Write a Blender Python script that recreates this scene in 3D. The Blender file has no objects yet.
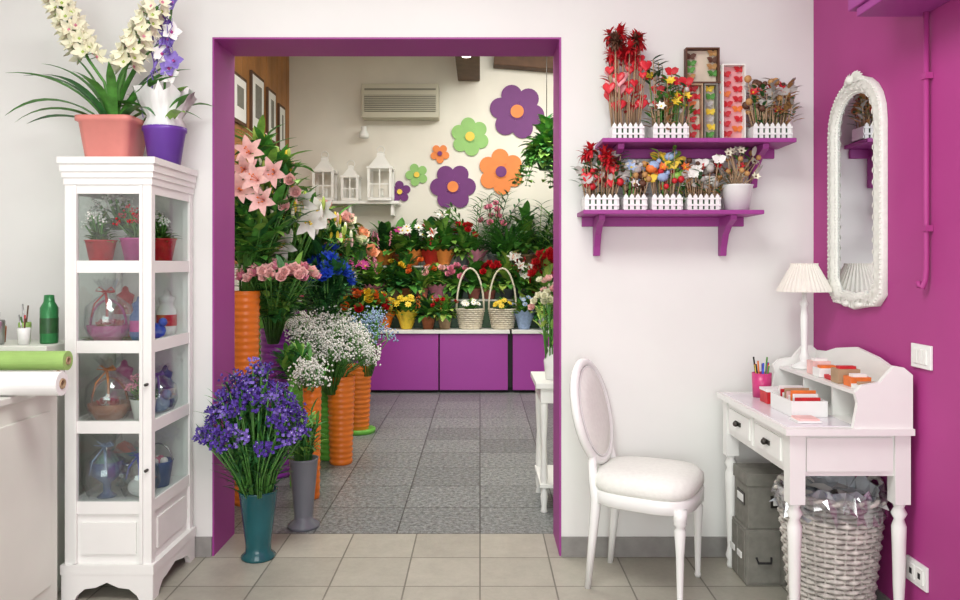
import bpy, math, random
from mathutils import Vector, Matrix
random.seed(7)
S=bpy.context.scene
R=random.random
U=random.uniform
def lin(h):
    h=h.lstrip('#'); o=[]
    for i in (0,2,4):
        c=int(h[i:i+2],16)/255
        o.append(c/12.92 if c<=.04045 else ((c+.055)/1.055)**2.4)
    return (*o,1)
def M(name,col,rough=.5,var=0.0,scale=12,metal=0,spec=.5,bump=0,emit=0):
    m=bpy.data.materials.new(name); m.use_nodes=True
    nt=m.node_tree; b=nt.nodes['Principled BSDF']; c=lin(col)
    b.inputs['Base Color'].default_value=c
    b.inputs['Roughness'].default_value=rough
    b.inputs['Metallic'].default_value=metal
    b.inputs['Specular IOR Level'].default_value=spec
    if emit: b.inputs['Emission Color'].default_value=c; b.inputs['Emission Strength'].default_value=emit
    tc=nt.nodes.new('ShaderNodeTexCoord')
    n=nt.nodes.new('ShaderNodeTexNoise'); n.inputs['Scale'].default_value=scale; n.inputs['Detail'].default_value=3
    nt.links.new(tc.outputs['Object'],n.inputs['Vector'])
    if var>0:
        r=nt.nodes.new('ShaderNodeValToRGB')
        r.color_ramp.elements[0].position=.3; r.color_ramp.elements[1].position=.7
        r.color_ramp.elements[0].color=tuple(max(0,x*(1-var)) for x in c[:3])+(1,)
        r.color_ramp.elements[1].color=tuple(min(1,x*(1+var)) for x in c[:3])+(1,)
        nt.links.new(n.outputs['Fac'],r.inputs['Fac']); nt.links.new(r.outputs['Color'],b.inputs['Base Color'])
    if bump:
        bp=nt.nodes.new('ShaderNodeBump'); bp.inputs['Strength'].default_value=bump; bp.inputs['Distance'].default_value=.01
        nt.links.new(n.outputs['Fac'],bp.inputs['Height']); nt.links.new(bp.outputs['Normal'],b.inputs['Normal'])
    return m
class MB:
    def __init__(s): s.v=[];s.f=[];s.m=[];s.sm=[];s.mats=[];s.X=None
    def mi(s,mat):
        if mat not in s.mats: s.mats.append(mat)
        return s.mats.index(mat)
    def add(s,vs,fs,mat,smooth=False):
        o=len(s.v); k=s.mi(mat)
        if s.X is not None: s.v.extend([s.X@Vector(p) for p in vs])
        else: s.v.extend([Vector(p) for p in vs])
        for f in fs: s.f.append([i+o for i in f]); s.m.append(k); s.sm.append(smooth)
    def box(s,x0,x1,y0,y1,z0,z1,mat):
        v=[(x,y,z) for z in (z0,z1) for y in (y0,y1) for x in (x0,x1)]
        s.add(v,[(0,2,3,1),(4,5,7,6),(0,1,5,4),(2,6,7,3),(0,4,6,2),(1,3,7,5)],mat)
    def loft(s,rings,mat,closed=True,caps=True,smooth=True):
        n=len(rings[0]); v=[p for r in rings for p in r]; f=[]
        for i in range(len(rings)-1):
            for j in range(n if closed else n-1):
                a=i*n+j; b=i*n+(j+1)%n
                f.append((a,b,b+n,a+n))
        if caps and closed:
            f.append(tuple(range(n-1,-1,-1))); f.append(tuple((len(rings)-1)*n+j for j in range(n)))
        s.add(v,f,mat,smooth)
    def lathe(s,prof,c,mat,n=20,smooth=True,sx=1,sy=1,caps=True):
        s.loft([[(c[0]+r*sx*math.cos(2*math.pi*j/n),c[1]+r*sy*math.sin(2*math.pi*j/n),c[2]+z) for j in range(n)] for r,z in prof],mat,True,caps,smooth)
    def tube(s,pts,r,mat,n=6,closed=False,flat=1):
        pts=[Vector(p) for p in pts]; rings=[]; N=len(pts); pu=None
        for i,p in enumerate(pts):
            if closed: t=pts[(i+1)%N]-pts[i-1]
            else: t=pts[min(i+1,N-1)]-pts[max(i-1,0)]
            if t.length<1e-9: t=Vector((0,0,1))
            t.normalize()
            if pu is None:
                a=Vector((0,0,1)) if abs(t.z)<.9 else Vector((1,0,0)); u=t.cross(a).normalized()
            else:
                u=(pu-t*pu.dot(t)); u=u.normalized() if u.length>1e-6 else t.orthogonal().normalized()
            pu=u; w=t.cross(u); rr=r[i] if isinstance(r,(list,tuple)) else r
            rings.append([p+u*rr*math.cos(2*math.pi*j/n)+w*rr*flat*math.sin(2*math.pi*j/n) for j in range(n)])
        if closed: rings.append(rings[0])
        s.loft(rings,mat,True,not closed)
    def sph(s,c,r,mat,n=10,m=6,sc=(1,1,1)):
        s.loft([[(c[0]+r*sc[0]*math.sin(a)*math.cos(2*math.pi*j/n),c[1]+r*sc[1]*math.sin(a)*math.sin(2*math.pi*j/n),c[2]-r*sc[2]*math.cos(a)) for j in range(n)] for a in [max(.03,min(math.pi-.03,math.pi*i/m)) for i in range(m+1)]],mat)
    def octa(s,c,r,mat):
        x,y,z=c
        s.add([(x+r,y,z),(x,y+r,z),(x-r,y,z),(x,y-r,z),(x,y,z+r),(x,y,z-r)],[(0,1,4),(1,2,4),(2,3,4),(3,0,4),(1,0,5),(2,1,5),(3,2,5),(0,3,5)],mat,True)
    def leaf(s,p,d,nrm,L,W,mat,curl=.6,seg=4,fold=.25,strap=False):
        d=Vector(d).normalized(); nrm=Vector(nrm); nrm=nrm-d*nrm.dot(d)
        if nrm.length<1e-4: nrm=d.orthogonal()
        nrm.normalize(); p=Vector(p); side=d.cross(nrm); vs=[];fs=[]
        for i in range(seg+1):
            t=i/seg
            w=W*.5*((math.sin(math.pi*min(1,.12+t*.88))**.7) if not strap else min(1,(1-t)*3+.05)*(.6+.4*min(1,t*4)))
            if i==seg: w=W*.03
            vs+= [p-side*w+nrm*w*fold,p,p+side*w+nrm*w*fold]
            if i<seg:
                o=i*3; fs+=[(o,o+1,o+4,o+3),(o+1,o+2,o+5,o+4)]
                p=p+d*(L/seg)
                d2=(d*math.cos(curl/seg)-nrm*math.sin(curl/seg)); nrm=(nrm*math.cos(curl/seg)+d*math.sin(curl/seg)); d=d2
        s.add(vs,fs,mat,True)
    def flower(s,p,ax,n,L,W,op,curl,mat,cm=None,cr=0,ph=0,seg=3):
        ax=Vector(ax).normalized(); u=ax.orthogonal().normalized(); w=ax.cross(u)
        for k in range(n):
            a=ph+2*math.pi*k/n; rad=u*math.cos(a)+w*math.sin(a)
            d=ax*math.cos(op)+rad*math.sin(op)
            s.leaf(p,d,ax if op>.15 else -rad,L,W,mat,curl,seg,.2)
        if cm: s.octa(Vector(p)+ax*cr*.5,cr,cm)
    def rose(s,p,ax,r,mat):
        s.flower(p,ax,5,r*1.3,r*1.2,1.1,-.9,mat,seg=3)
        s.flower(p,ax,4,r*1.2,r*1.1,.65,-.9,mat,ph=.5,seg=3)
        s.flower(Vector(p)+Vector(ax).normalized()*r*.1,ax,3,r*1.1,r,.25,-.6,mat,ph=1,seg=3)
    def lily(s,p,ax,L,mat,cm):
        s.flower(p,ax,3,L,L*.42,.35,1.3,mat,seg=5); s.flower(p,ax,3,L,L*.36,.35,1.4,mat,ph=math.pi/3,seg=5)
        ax=Vector(ax).normalized()
        for k in range(4):
            e=Vector(p)+ax*L*.7+Vector((U(-1,1),U(-1,1),U(-1,1)))*L*.15
            s.tube([p,e],L*.012,cm,3); s.octa(e,L*.05,cm)
    def clamp(s,f):
        s.v=[f(v) for v in s.v]
    def ob(s,name,bev=0,segs=2,parent=None):
        me=bpy.data.meshes.new(name); me.from_pydata([tuple(v) for v in s.v],[],s.f)
        for m in s.mats: me.materials.append(m)
        me.polygons.foreach_set('material_index',s.m); me.polygons.foreach_set('use_smooth',s.sm); me.update()
        o=bpy.data.objects.new(name,me); S.collection.objects.link(o)
        if bev:
            b=o.modifiers.new('bevel','BEVEL'); b.width=bev; b.segments=segs; b.limit_method='ANGLE'; b.angle_limit=.7
        return o
V=Vector
UP=V((0,0,1))
# ---------- materials
white_wall=M('white_plaster','#ebebe7',.8,.02,3,bump=.05)
warm_wall=M('warm_white_plaster','#e6e2d7',.8,.03,3,bump=.05)
magenta=M('magenta_paint','#b03c88',.6,.04,3)
purple_tr=M('purple_trim_paint','#a03c90',.5,.03,3)
purple_cab=M('purple_laminate','#a33e9f',.4,.03,2)
white_paint=M('white_paint','#f1f1ed',.4,.02,6)
white_gl=M('white_ceramic','#f3f4f1',.2)
cream=M('cream_fabric','#f0f1ea',.85,.03,60,bump=.2)
grey_base=M('grey_skirting','#8f8d89',.5,.1,20)
wood=M('wood_panel','#a8713a',.5,.25,4)
dwood=M('dark_beam','#5a3f2c',.7,.25,9)
dark=M('dark_gap','#1c1a1c',.7)
metal=M('dark_metal','#4b4844',.35,metal=.8)
steel=M('steel','#b8b8b8',.3,metal=.9)
greens=[M('leaf_green_a','#50903a',.5,.35,25),M('leaf_green_b','#347038',.45,.35,25),M('leaf_green_c','#82b04c',.5,.3,25),M('leaf_green_d','#27532c',.4,.3,25)]
stemg=M('stem_green','#57903f',.5,.2,20)
lime=M('lime_leaf','#a9c25a',.5,.2,20)
pinkP=M('pink_petal','#e48fa8',.6,.2,30); lpink=M('pale_pink_petal','#f3c5c0',.6,.12,30)
whiteP=M('white_petal','#f6f5ef',.6,.03,30); creamP=M('cream_petal','#f0edd2',.6,.1,40)
redP=M('red_petal','#c9202a',.5,.2,30); orangeP=M('orange_petal','#ea7a35',.5,.15,30); yelP=M('yellow_petal','#f0cf3c',.5,.12,30)
peachP=M('peach_petal','#f3b48e',.6,.12,30)
purpP=M('violet_petal','#5a3f9e',.6,.35,40); purp2=M('lavender_petal','#8a74c4',.6,.2,40); blueP=M('blue_petal','#2a50c8',.5,.3,40); magP=M('magenta_petal','#c03d8e',.5,.2,40)
lblueP=M('pale_blue_petal','#9db4d8',.6,.15,40)
b_or=M('orange_plastic','#ee7e24',.35,.06,6); b_gr=M('green_plastic','#6dbb46',.35,.06,6); b_pu=M('purple_plastic','#8a2f9c',.35,.06,6)
teal=M('teal_glass_vase','#1d595f',.15,.15,6); greyv=M('grey_plastic','#73777e',.35,.05,5)
terra=M('terracotta','#a8623f',.7,.15,15); salmon=M('salmon_ceramic','#e08c82',.25,.06,10); violetpot=M('violet_pot','#6d3fa6',.35,.06,10)
soil=M('soil','#3a2a20',.9,.4,60)
wick=M('whitewash_wicker','#c8c4bc',.75,.3,40); wickw=M('white_wicker','#e3dac6',.7,.15,40)
paperw=M('white_paper','#f3f3f0',.6,.02,10); paperg=M('green_paper','#9cc06a',.5,.1,10); kraft=M('kraft_card','#b59878',.7,.1,15)
boxgrey=M('grey_box_card','#807e76',.7,.12,30)
pinkplastic=M('pink_plastic','#cf3f7e',.3)
foilp=M('pink_foil_wrap','#e58fae',.35,.1,20); foilr=M('red_foil_wrap','#d63a35',.35,.1,20); foilo=M('orange_foil_wrap','#f0934a',.35,.1,20)
def glassmat(name,col=(1,1,1,1),mix=.1):
    m=bpy.data.materials.new(name); m.use_nodes=True; nt=m.node_tree; nt.nodes.clear()
    o=nt.nodes.new('ShaderNodeOutputMaterial'); t=nt.nodes.new('ShaderNodeBsdfTransparent'); g=nt.nodes.new('ShaderNodeBsdfGlossy'); x=nt.nodes.new('ShaderNodeMixShader')
    t.inputs[0].default_value=col; g.inputs['Roughness'].default_value=.03; x.inputs[0].default_value=mix
    nt.links.new(t.outputs[0],x.inputs[1]); nt.links.new(g.outputs[0],x.inputs[2]); nt.links.new(x.outputs[0],o.inputs[0]); return m
glass=glassmat('clear_glass',(.90,.93,.92,1),.07)
plastic_cl=glassmat('clear_plastic_film',(.8,.82,.85,1),.25)
cello=glassmat('cellophane',(.95,.96,.98,1),.22)
mirror_m=M('mirror_silver','#dfe3e6',.02,metal=1)
def tile_mat(name,c1,c2,mort,w,yo,rough,speck=0):
    m=bpy.data.materials.new(name); m.use_nodes=True; nt=m.node_tree; b=nt.nodes['Principled BSDF']
    tc=nt.nodes.new('ShaderNodeTexCoord'); mp=nt.nodes.new('ShaderNodeMapping'); mp.inputs['Location'].default_value=(0,yo,0)
    br=nt.nodes.new('ShaderNodeTexBrick'); br.offset=0; br.squash=1
    br.inputs['Scale'].default_value=1; br.inputs['Brick Width'].default_value=w; br.inputs['Row Height'].default_value=w
    br.inputs['Mortar Size'].default_value=.0035; br.inputs['Mortar Smooth'].default_value=.1; br.inputs['Bias'].default_value=0
    br.inputs['Color1'].default_value=lin(c1); br.inputs['Color2'].default_value=lin(c2); br.inputs['Mortar'].default_value=lin(mort)
    nt.links.new(tc.outputs['Object'],mp.inputs[0]); nt.links.new(mp.outputs[0],br.inputs['Vector'])
    n=nt.nodes.new('ShaderNodeTexNoise'); n.inputs['Scale'].default_value=42 if speck else 9; n.inputs['Detail'].default_value=7; n.inputs['Roughness'].default_value=.9
    nt.links.new(tc.outputs['Object'],n.inputs['Vector'])
    r=nt.nodes.new('ShaderNodeValToRGB'); e=r.color_ramp.elements
    if speck: e[0].position=.40; e[0].color=(.32,.32,.33,1); e[1].position=.62; e[1].color=(1.75,1.76,1.75,1)
    else: e[0].position=.3; e[0].color=(.82,.81,.79,1); e[1].position=.7; e[1].color=(1.08,1.07,1.05,1)
    nt.links.new(n.outputs['Fac'],r.inputs['Fac'])
    mx=nt.nodes.new('ShaderNodeMixRGB'); mx.blend_type='MULTIPLY'; mx.inputs[0].default_value=1
    nt.links.new(br.outputs['Color'],mx.inputs[1]); nt.links.new(r.outputs['Color'],mx.inputs[2]); nt.links.new(mx.outputs[0],b.inputs['Base Color'])
    b.inputs['Roughness'].default_value=rough
    bp=nt.nodes.new('ShaderNodeBump'); bp.invert=True; bp.inputs['Strength'].default_value=.4; bp.inputs['Distance'].default_value=.002
    nt.links.new(br.outputs['Fac'],bp.inputs['Height']); nt.links.new(bp.outputs[0],b.inputs['Normal'])
    return m
tile1=tile_mat('stone_floor_tile','#b0ada1','#a29f94','#77746b',.303,-.064,.4)
tile2=tile_mat('granite_terrazzo','#878a89','#757877','#474847',.40,-.1,.4,1)

# ---------- shell
WY=3.42; WT=.28; DL=-1.187; DR=.36; DH=2.30; RX=1.48; LX=-2.6
def shell(name,boxes,mat):
    b=MB()
    for q in boxes: b.box(*q,mat)
    return b.ob(name)
shell('wall_front',[(LX-.1,DL,WY,WY+WT,0,3.8),(DR,2.1,WY,WY+WT,0,3.8),(DL,DR,WY,WY+WT,DH,3.8)],white_wall)
shell('wall_right',[(RX,RX+.12,-2.2,WY,0,3)],magenta)
shell('wall_left',[(LX-.1,LX,-2.2,WY,0,3)],white_wall)
shell('wall_rear',[(LX-.1,-2.0,-2.3,-2.2,0,3),(1.2,RX+.12,-2.3,-2.2,0,3),(-2.0,1.2,-2.3,-2.2,2.6,3),(-2.0,1.2,-2.3,-2.2,0,.2)],white_wall)
b=MB()
for x in (-2,-.93,.13,1.15): b.box(x,x+.05,-2.28,-2.22,.2,2.6,white_paint)
b.box(-2,1.2,-2.28,-2.22,.2,.26,white_paint); b.box(-2,1.2,-2.28,-2.22,2.54,2.6,white_paint)
b.ob('window_1')
shell('ceiling',[(LX-.1,RX+.12,-2.3,WY,3,3.1)],white_wall)
shell('ceiling_back_room',[(-2.2,2.1,WY+WT,8.5,3.62,3.72)],warm_wall)
shell('floor',[(LX-.1,RX+.12,-2.3,WY+WT,-.05,0)],tile1)
shell('floor_back_room',[(-2.2,2.1,WY+WT,8.5,-.05,0)],tile2)
shell('wall_back',[(-2.2,2.1,8.4,8.5,0,3.72)],warm_wall)
shell('wall_back_room_left',[(-2.2,-2.1,WY+WT,8.4,0,3.72)],warm_wall)
shell('wall_back_room_right',[(2.0,2.1,WY+WT,8.4,0,3.72)],warm_wall)
t=.008
shell('trim_doorway',[(DL,DL+t,WY-.003,WY+WT+.002,0,DH),(DR-t,DR,WY-.003,WY+WT+.002,0,DH),(DL+t,DR-t,WY-.003,WY+WT+.002,DH-t,DH)],purple_tr)
shell('baseboard_front',[(DR,RX,WY-.014,WY,0,.085),(LX,DL,WY-.014,WY,0,.085)],grey_base)
shell('baseboard_right',[(RX-.012,RX,-2.2,WY-.014,0,.085)],grey_base)
b=MB(); y=4.2
while y<8.3:
    b.box(-2.098,-2.08,y,y+.185,1.3,3.61,wood); y+=.195
b.ob('wood_wall_panelling',.003)
for (y0,y1,z0,z1) in ((6.42,6.80,2.50,2.92),(6.95,7.35,2.50,3.05),(7.48,7.78,2.50,3.02),(7.9,8.15,2.45,2.95)):
    b=MB(); x=-2.078
    b.box(x,x+.02,y0,y1,z0,z1,dwood); b.box(x+.012,x+.024,y0+.03,y1-.03,z0+.03,z1-.03,paperw); b.box(x+.02,x+.026,y0+.10,y1-.10,z0+.14,z1-.10,boxgrey)
    b.ob('framed_certificate')
b=MB(); b.box(-.24,.0,4.0,8.39,3.29,3.61,dwood); b.ob('ceiling_beam',.01)
b=MB(); b.X=Matrix.Translation((.15,8.3,3.5))@Matrix.Rotation(.08,4,'Y'); b.box(0,1.8,-.09,.09,-.07,.08,dwood); b.ob('ceiling_beam',.01)
lampglow=M('lamp_glow','#fff6e6',.4,emit=4)
b=MB(); b.lathe([(.001,0),(.045,0),(.045,.06),(.015,.07),(.012,.165)],(-.12,6.8,3.13),white_gl,18); b.lathe([(.001,-.002),(.04,-.002),(.04,.002)],(-.12,6.8,3.13),lampglow,18); b.ob('ceiling_spotlight')
# ---------- AC
b=MB(); x0,x1=-1.26,-.44
acm=M('ac_plastic','#bdb9a6',.5); acd=M('ac_grille','#7f7d70',.5)
b.box(x0,x1,8.2,8.395,2.86,3.22,acm)
b.box(x0+.03,x1-.03,8.19,8.21,2.92,3.1,acd)
for i in range(8): b.box(x0+.03,x1-.03,8.182,8.2,2.925+i*.023,2.933+i*.023,acm)
b.box(x0+.03,x1-.03,8.19,8.21,3.15,3.17,acd)
b.ob('air_conditioner',.012)
b=MB(); b.lathe([(.0,0),(.05,0),(.055,.03),(.03,.08),(.03,.12)],(-1.25,8.3,2.66),white_gl); b.box(-1.26,-1.24,8.32,8.398,2.72,2.76,white_gl); b.ob('wall_sensor')
def deco(x,z,r,pm,cm,ph=0):
    b=MB()
    def disc(cx,cz,rr,y0,y1,mat):
        n=20; b.loft([[(cx+rr*math.cos(2*math.pi*j/n),y,cz+rr*math.sin(2*math.pi*j/n)) for j in range(n)] for y in (y1,y0)],mat,smooth=False)
    n=6 if r>.2 else 5
    for k in range(n):
        a=ph+math.pi/2+2*math.pi*k/n; disc(x+.62*r*math.cos(a),z+.62*r*math.sin(a),.38*r,8.375+.0015*k,8.397,pm)
    disc(x,z,.3*r,8.372,8.397,pm); disc(x,z,.24*r,8.36,8.38,cm)
    b.ob('wall_flower_decoration')
dp=M('deco_purple','#6b2a72',.6,.05); do=M('deco_orange','#e58440',.6,.05); dg=M('deco_green','#8fbf6e',.6,.05); dy=M('deco_yellow','#efc94c',.6)
def W(px,py,s=91.7): return ((px-480)/s,1.29+(265-py)/s)
for px,py,r,a,c in ((517,112,.30,dp,do),(470,137,.21,dg,dy),(440,154,.105,do,dp),(501,172,.25,do,dp),(453,187,.25,dp,do),(417,175,.125,dg,dy),(400,192,.12,dp,dy)):
    x,z=W(px,py); deco(x,z,r,a,c,R())
# ---------- counter
b=MB()
b.box(-2.05,1.95,7.82,8.38,.0,.05,dark); b.box(-2.05,1.95,7.79,8.38,.05,.6,dark)
for x0,x1 in ((-2.05,-1.12),(-1.105,-.42),(-.405,.28),(.33,1.0),(1.015,1.9)): b.box(x0,x1,7.76,7.79,.03,.595,purple_cab)
b.box(-2.05,.3,7.74,8.38,.6,.635,white_paint); b.box(.32,1.95,7.74,8.38,.6,.635,white_paint)
b.ob('purple_counter_cabinet',.003)
b=MB(); b.box(-2.05,1.95,8.02,8.2,.637,.93,greens[3]); b.box(-2.05,1.95,8.2,8.38,.637,1.28,greens[3]); b.box(-2.05,1.95,8.015,8.2,.915,.932,white_paint); b.box(-2.05,1.95,8.195,8.38,1.265,1.282,white_paint); b.ob('tiered_display_stand')
b=MB(); b.box(-2.07,-.86,8.16,8.39,1.94,1.97,white_paint)
for x in (-1.9,-1.4,-.95): b.box(x,x+.03,8.2,8.39,1.82,1.94,white_paint)
b.ob('lantern_wall_shelf')
def lantern(x,y,z,w,h):
    b=MB(); hw=w/2; bh=h*.58
    b.box(x-hw-.01,x+hw+.01,y-hw-.01,y+hw+.01,z,z+.03,white_paint)
    for sx in (-1,1):
        for sy in (-1,1): b.box(x+sx*hw-.014,x+sx*hw+.014,y+sy*hw-.014,y+sy*hw+.014,z+.03,z+bh,white_paint)
    b.box(x-.007,x+.007,y-hw-.005,y-hw+.005,z+.03,z+bh,white_paint); b.box(x-hw,x+hw,y-hw-.004,y-hw+.004,z+bh*.5,z+bh*.5+.012,white_paint)
    b.box(x-hw-.02,x+hw+.02,y-hw-.02,y+hw+.02,z+bh,z+bh+.025,white_paint)
    b.loft([[(x+k*sx,y+k*sy,z+zz) for sx,sy in ((-1,-1),(1,-1),(1,1),(-1,1))] for k,zz in ((hw,bh+.025),(hw*.35,h*.82),(hw*.35,h*.88),(.01,h*.92))],white_paint,smooth=False)
    b.tube([(x+.04*math.cos(a),y,z+h*.95+.04*math.sin(a)) for a in [2*math.pi*i/10 for i in range(10)]],.005,white_paint,4,True)
    b.lathe([(.03,0),(.03,.1),(.005,.11)],(x,y,z+.032),cream,10)
    b.ob('white_lantern')
lantern(-1.66,8.25,1.972,.20,.52); lantern(-1.38,8.25,1.972,.16,.42); lantern(-1.06,8.25,1.972,.23,.58)
# ---------- plant helpers
def rd(th): 
    a=U(0,2*math.pi); return V((math.sin(th)*math.cos(a),math.sin(th)*math.sin(a),math.cos(th)))
def pot(b,x,y,z,r,h,mat,ruff=None,n=16):
    b.lathe([(r*.72,0),(r,h*.85),(r*1.08,h*.86),(r*1.08,h),(r*.95,h),(r*.9,h*.9)],(x,y,z),mat,n)
    b.lathe([(r*.92,h*.88),(0.001,h*.9)],(x,y,z),soil,n,caps=False)
    if ruff:
        m=28; rings=[]
        for rr,zz in ((r*.8,0.005),(r*1.15,h*.7),(r*1.8,h*1.35)):
            rings.append([(x+(rr+ (rr-r*.78)*.22*math.cos(j*math.pi))*math.cos(2*math.pi*j/m),y+(rr+(rr-r*.78)*.22*math.cos(j*math.pi))*math.sin(2*math.pi*j/m),z+zz+(.015*math.cos(j*math.pi) if zz>h else 0)) for j in range(m)])
        b.loft(rings,ruff,caps=False)
def bush(b,x,y,z,H,Rr,n,L,Wd,mats,th=1.3,curl=.9):
    for i in range(n):
        u=R(); d=rd(U(.1,th)); p=V((x,y,z))+V((d.x*Rr*u*.7,d.y*Rr*u*.7,H*U(.05,.8)*max(.25,d.z)))
        b.leaf(p,d,UP,L*U(.7,1.2),Wd*U(.8,1.2),random.choice(mats),curl*U(.6,1.3))
def strap(b,x,y,z,L,Wd,n,mats,th=.9,curl=1.4):
    for i in range(n):
        d=rd(U(.05,th)); b.leaf((x+d.x*.03,y+d.y*.03,z),d,UP,L*U(.7,1.1),Wd,random.choice(mats),curl*U(.5,1.2),7,.3,True)
def blooms(b,x,y,z,H,Rr,n,kind,mat,s):
    for i in range(n):
        a=U(0,6.28); u=math.sqrt(R()); p=V((x+Rr*u*math.cos(a),y+Rr*u*math.sin(a)-.05,z+H*(1-.4*u*u)*U(.85,1.08)))
        ax=V((math.cos(a)*u*.7,math.sin(a)*u*.7-.6,.8))
        b.tube([(x,y,z),p],.003,stemg,3)
        if kind=='rose': b.rose(p,ax,s,mat)
        elif kind=='daisy': b.flower(p,ax,8,s,s*.5,1.3,.3,mat,yelP,s*.25)
        elif kind=='lily': b.lily(p,ax,s,mat,orangeP)
        elif kind=='spike':
            for k in range(10): b.octa(p+V((U(-.3,.3)*s,U(-.3,.3)*s,(k-5)*s*.4)),s*.3,mat)
        else:
            for k in range(9): b.octa(p+V((U(-1,1),U(-1,1),U(-1,1)))*s,s*.35,mat)
def bound(back=8.356):
    return lambda v: V((max(-2.06,v.x),min(back,v.y),v.z))
pots=[terra,greens[3],kraft,boxgrey,salmon,white_gl,greyv,terra]
def pplant(x,y,z,r,h,H,kind,potm,fl=None,ruff=None,name='potted_plant',dens=1):
    b=MB(); pot(b,x,y,z,r,h,potm,ruff); g=[random.choice(greens[:3]),random.choice(greens),greens[0]]
    th=1.8 if not ruff else 1.25
    if R()<.3: g=[greens[2],lime,greens[0]]
    if kind=='bush': bush(b,x,y,z+h*.9,H,.16,int(120*dens),.13,.06,g,th)
    elif kind=='strap': strap(b,x,y,z+h*.9,H*1.3,.034,44,g,1.0); bush(b,x,y,z+h*.9,H*.5,.14,30,.12,.05,g,th)
    elif kind=='broad': bush(b,x,y,z+h*.9,H,.15,60,.22,.1,g,min(1.6,th),1.1)
    elif kind=='palm':
        bush(b,x,y,z+h*.9,H*.5,.14,40,.14,.05,g,th)
        for i in range(14):
            d=rd(U(.1,.9)); p=V((x,y,z+h*.9)); pts=[p]
            for k in range(8):
                p=p+d*(H*1.25/8); d=(d+V((0,0,-.11))).normalized(); pts.append(p)
            b.tube(pts,.004,g[0],3)
            for k in range(2,9):
                sd=(pts[k]-pts[k-1]).cross(UP).normalized(); dd=(pts[k]-pts[k-1]).normalized()
                for s in (-1,1): b.leaf(pts[k],sd*s+dd*.8,UP,.14,.022,g[1],.6,3)
    if fl:
        blooms(b,x,y,z+h*.9,H*1.0,.14,fl[2],fl[0],fl[1],fl[3])
    b.clamp(bound()); return b.ob(name)
fl=[None,('rose',redP,9,.045),('spike',pinkP,9,.04),('rose',pinkP,10,.045),('daisy',whiteP,10,.055),('rose',orangeP,7,.045),('lily',whiteP,3,.1),('rose',yelP,8,.04),None,('daisy',magP,11,.055),('rose',lpink,11,.05),('spike',redP,9,.045)]
kinds=['bush','broad','strap','bush','palm','broad']
def hoop_basket(x,y,z):
    b=MB(); r=.14
    for i in range(10):
        zz=.02+i*.02; rr=r*(.75+.25*i/9)
        b.tube([(x+(rr+.006*math.cos(j*math.pi+i*math.pi))*math.cos(2*math.pi*j/28),y+(rr+.006*math.cos(j*math.pi+i*math.pi))*math.sin(2*math.pi*j/28)*.75,z+zz) for j in range(28)],.009,wickw,4,True)
    b.lathe([(r*.7,.0),(r*.74,.02),(r*.9,.2),(.001,.17)],(x,y,z),wickw,20,sy=.75)
    b.tube([(x+r*math.cos(a),y,z+.2+.42*math.sin(a)) for a in [math.pi*i/16 for i in range(17)]],.011,wickw,6)
    bush(b,x,y,z+.17,.12,.1,60,.08,.04,greens[:3]); blooms(b,x,y,z+.17,.13,.09,9,'daisy',random.choice([yelP,whiteP,creamP]),.035)
    b.clamp(lambda v:V((v.x,min(v.y,8.01),v.z)))
    b.ob('wicker_flower_basket')
hoop_basket(-.10,7.88,.637); hoop_basket(.23,7.88,.637)
for x,pm,f,rf in ((-1.75,terra,fl[3],None),(-1.45,b_or,fl[4],None),(-1.2,magP,('rose',redP,9,.04),None),(-.98,terra,('rose',yelP,9,.04),b_or),(-.75,yelP,('daisy',yelP,12,.04),yelP),(-.53,terra,('spike',orangeP,5,.03),None),(-.36,kraft,('rose',redP,5,.03),None),(.45,lblueP,('daisy',lblueP,8,.03),lblueP),(.66,white_gl,('rose',whiteP,6,.03),None),(.9,terra,fl[1],None)):
    pplant(x,7.88,.637,.07,.14,.2,'bush',pm,f,rf,dens=.7)
i=0; x=-1.95
while x<1.2:
    k=kinds[i%6]; pplant(x+U(-.03,.03),8.11,.934,.07,.11,U(.22,.34),k if k!='palm' else 'bush',random.choice(pots),fl[(i*5+1)%12],foilp if i%4==1 and x<.2 else None); x+=.17; i+=1
x=-1.9; i=0
while x<1.2:
    rf=foilo if -1.15<x<-.35 and i%2 else ([foilr,foilp][i%2] if i%3==2 and x<0 else None)
    hh=U(.40,.56) if x>-.15 else (U(.28,.40) if x>-.8 else U(.22,.3))
    pplant(x+U(-.03,.03),8.27,1.284,.075,.12,hh,kinds[(i*2+1)%6] if x<-.2 else ['palm','strap','broad','palm'][i%4],random.choice(pots),fl[(i*7+3)%12] if x<.25 else None,rf); x+=.17; i+=1
pplant(.68,7.9,.637,.09,.16,.62,'broad',white_gl,('rose',redP,18,.065))
b=MB(); hx,hy,hz=.64,7.4,2.2
b.tube([(hx,hy,hz+.3),(hx,hy,3.61)],.004,metal,4); pot(b,hx,hy,hz,.10,.13,greens[3])
for a in (0,2.1,4.2): b.tube([(hx+.11*math.cos(a),hy+.11*math.sin(a),hz+.13),(hx,hy,hz+.45)],.003,metal,3)
bush(b,hx,hy,hz+.12,.42,.22,420,.15,.07,[greens[0],greens[2],greens[1]],2.1,1.2)
for k in range(22):
    d=rd(1.2); p=V((hx,hy,hz+.13))
    for j in range(9):
        d=(d+V((0,0,-.25))).normalized(); q=p+d*.05; b.tube([p,q],.003,stemg,3); b.leaf(q,rd(1.5),UP,.09,.05,greens[(k+j)%3],.7); p=q
b.ob('hanging_plant')
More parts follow.
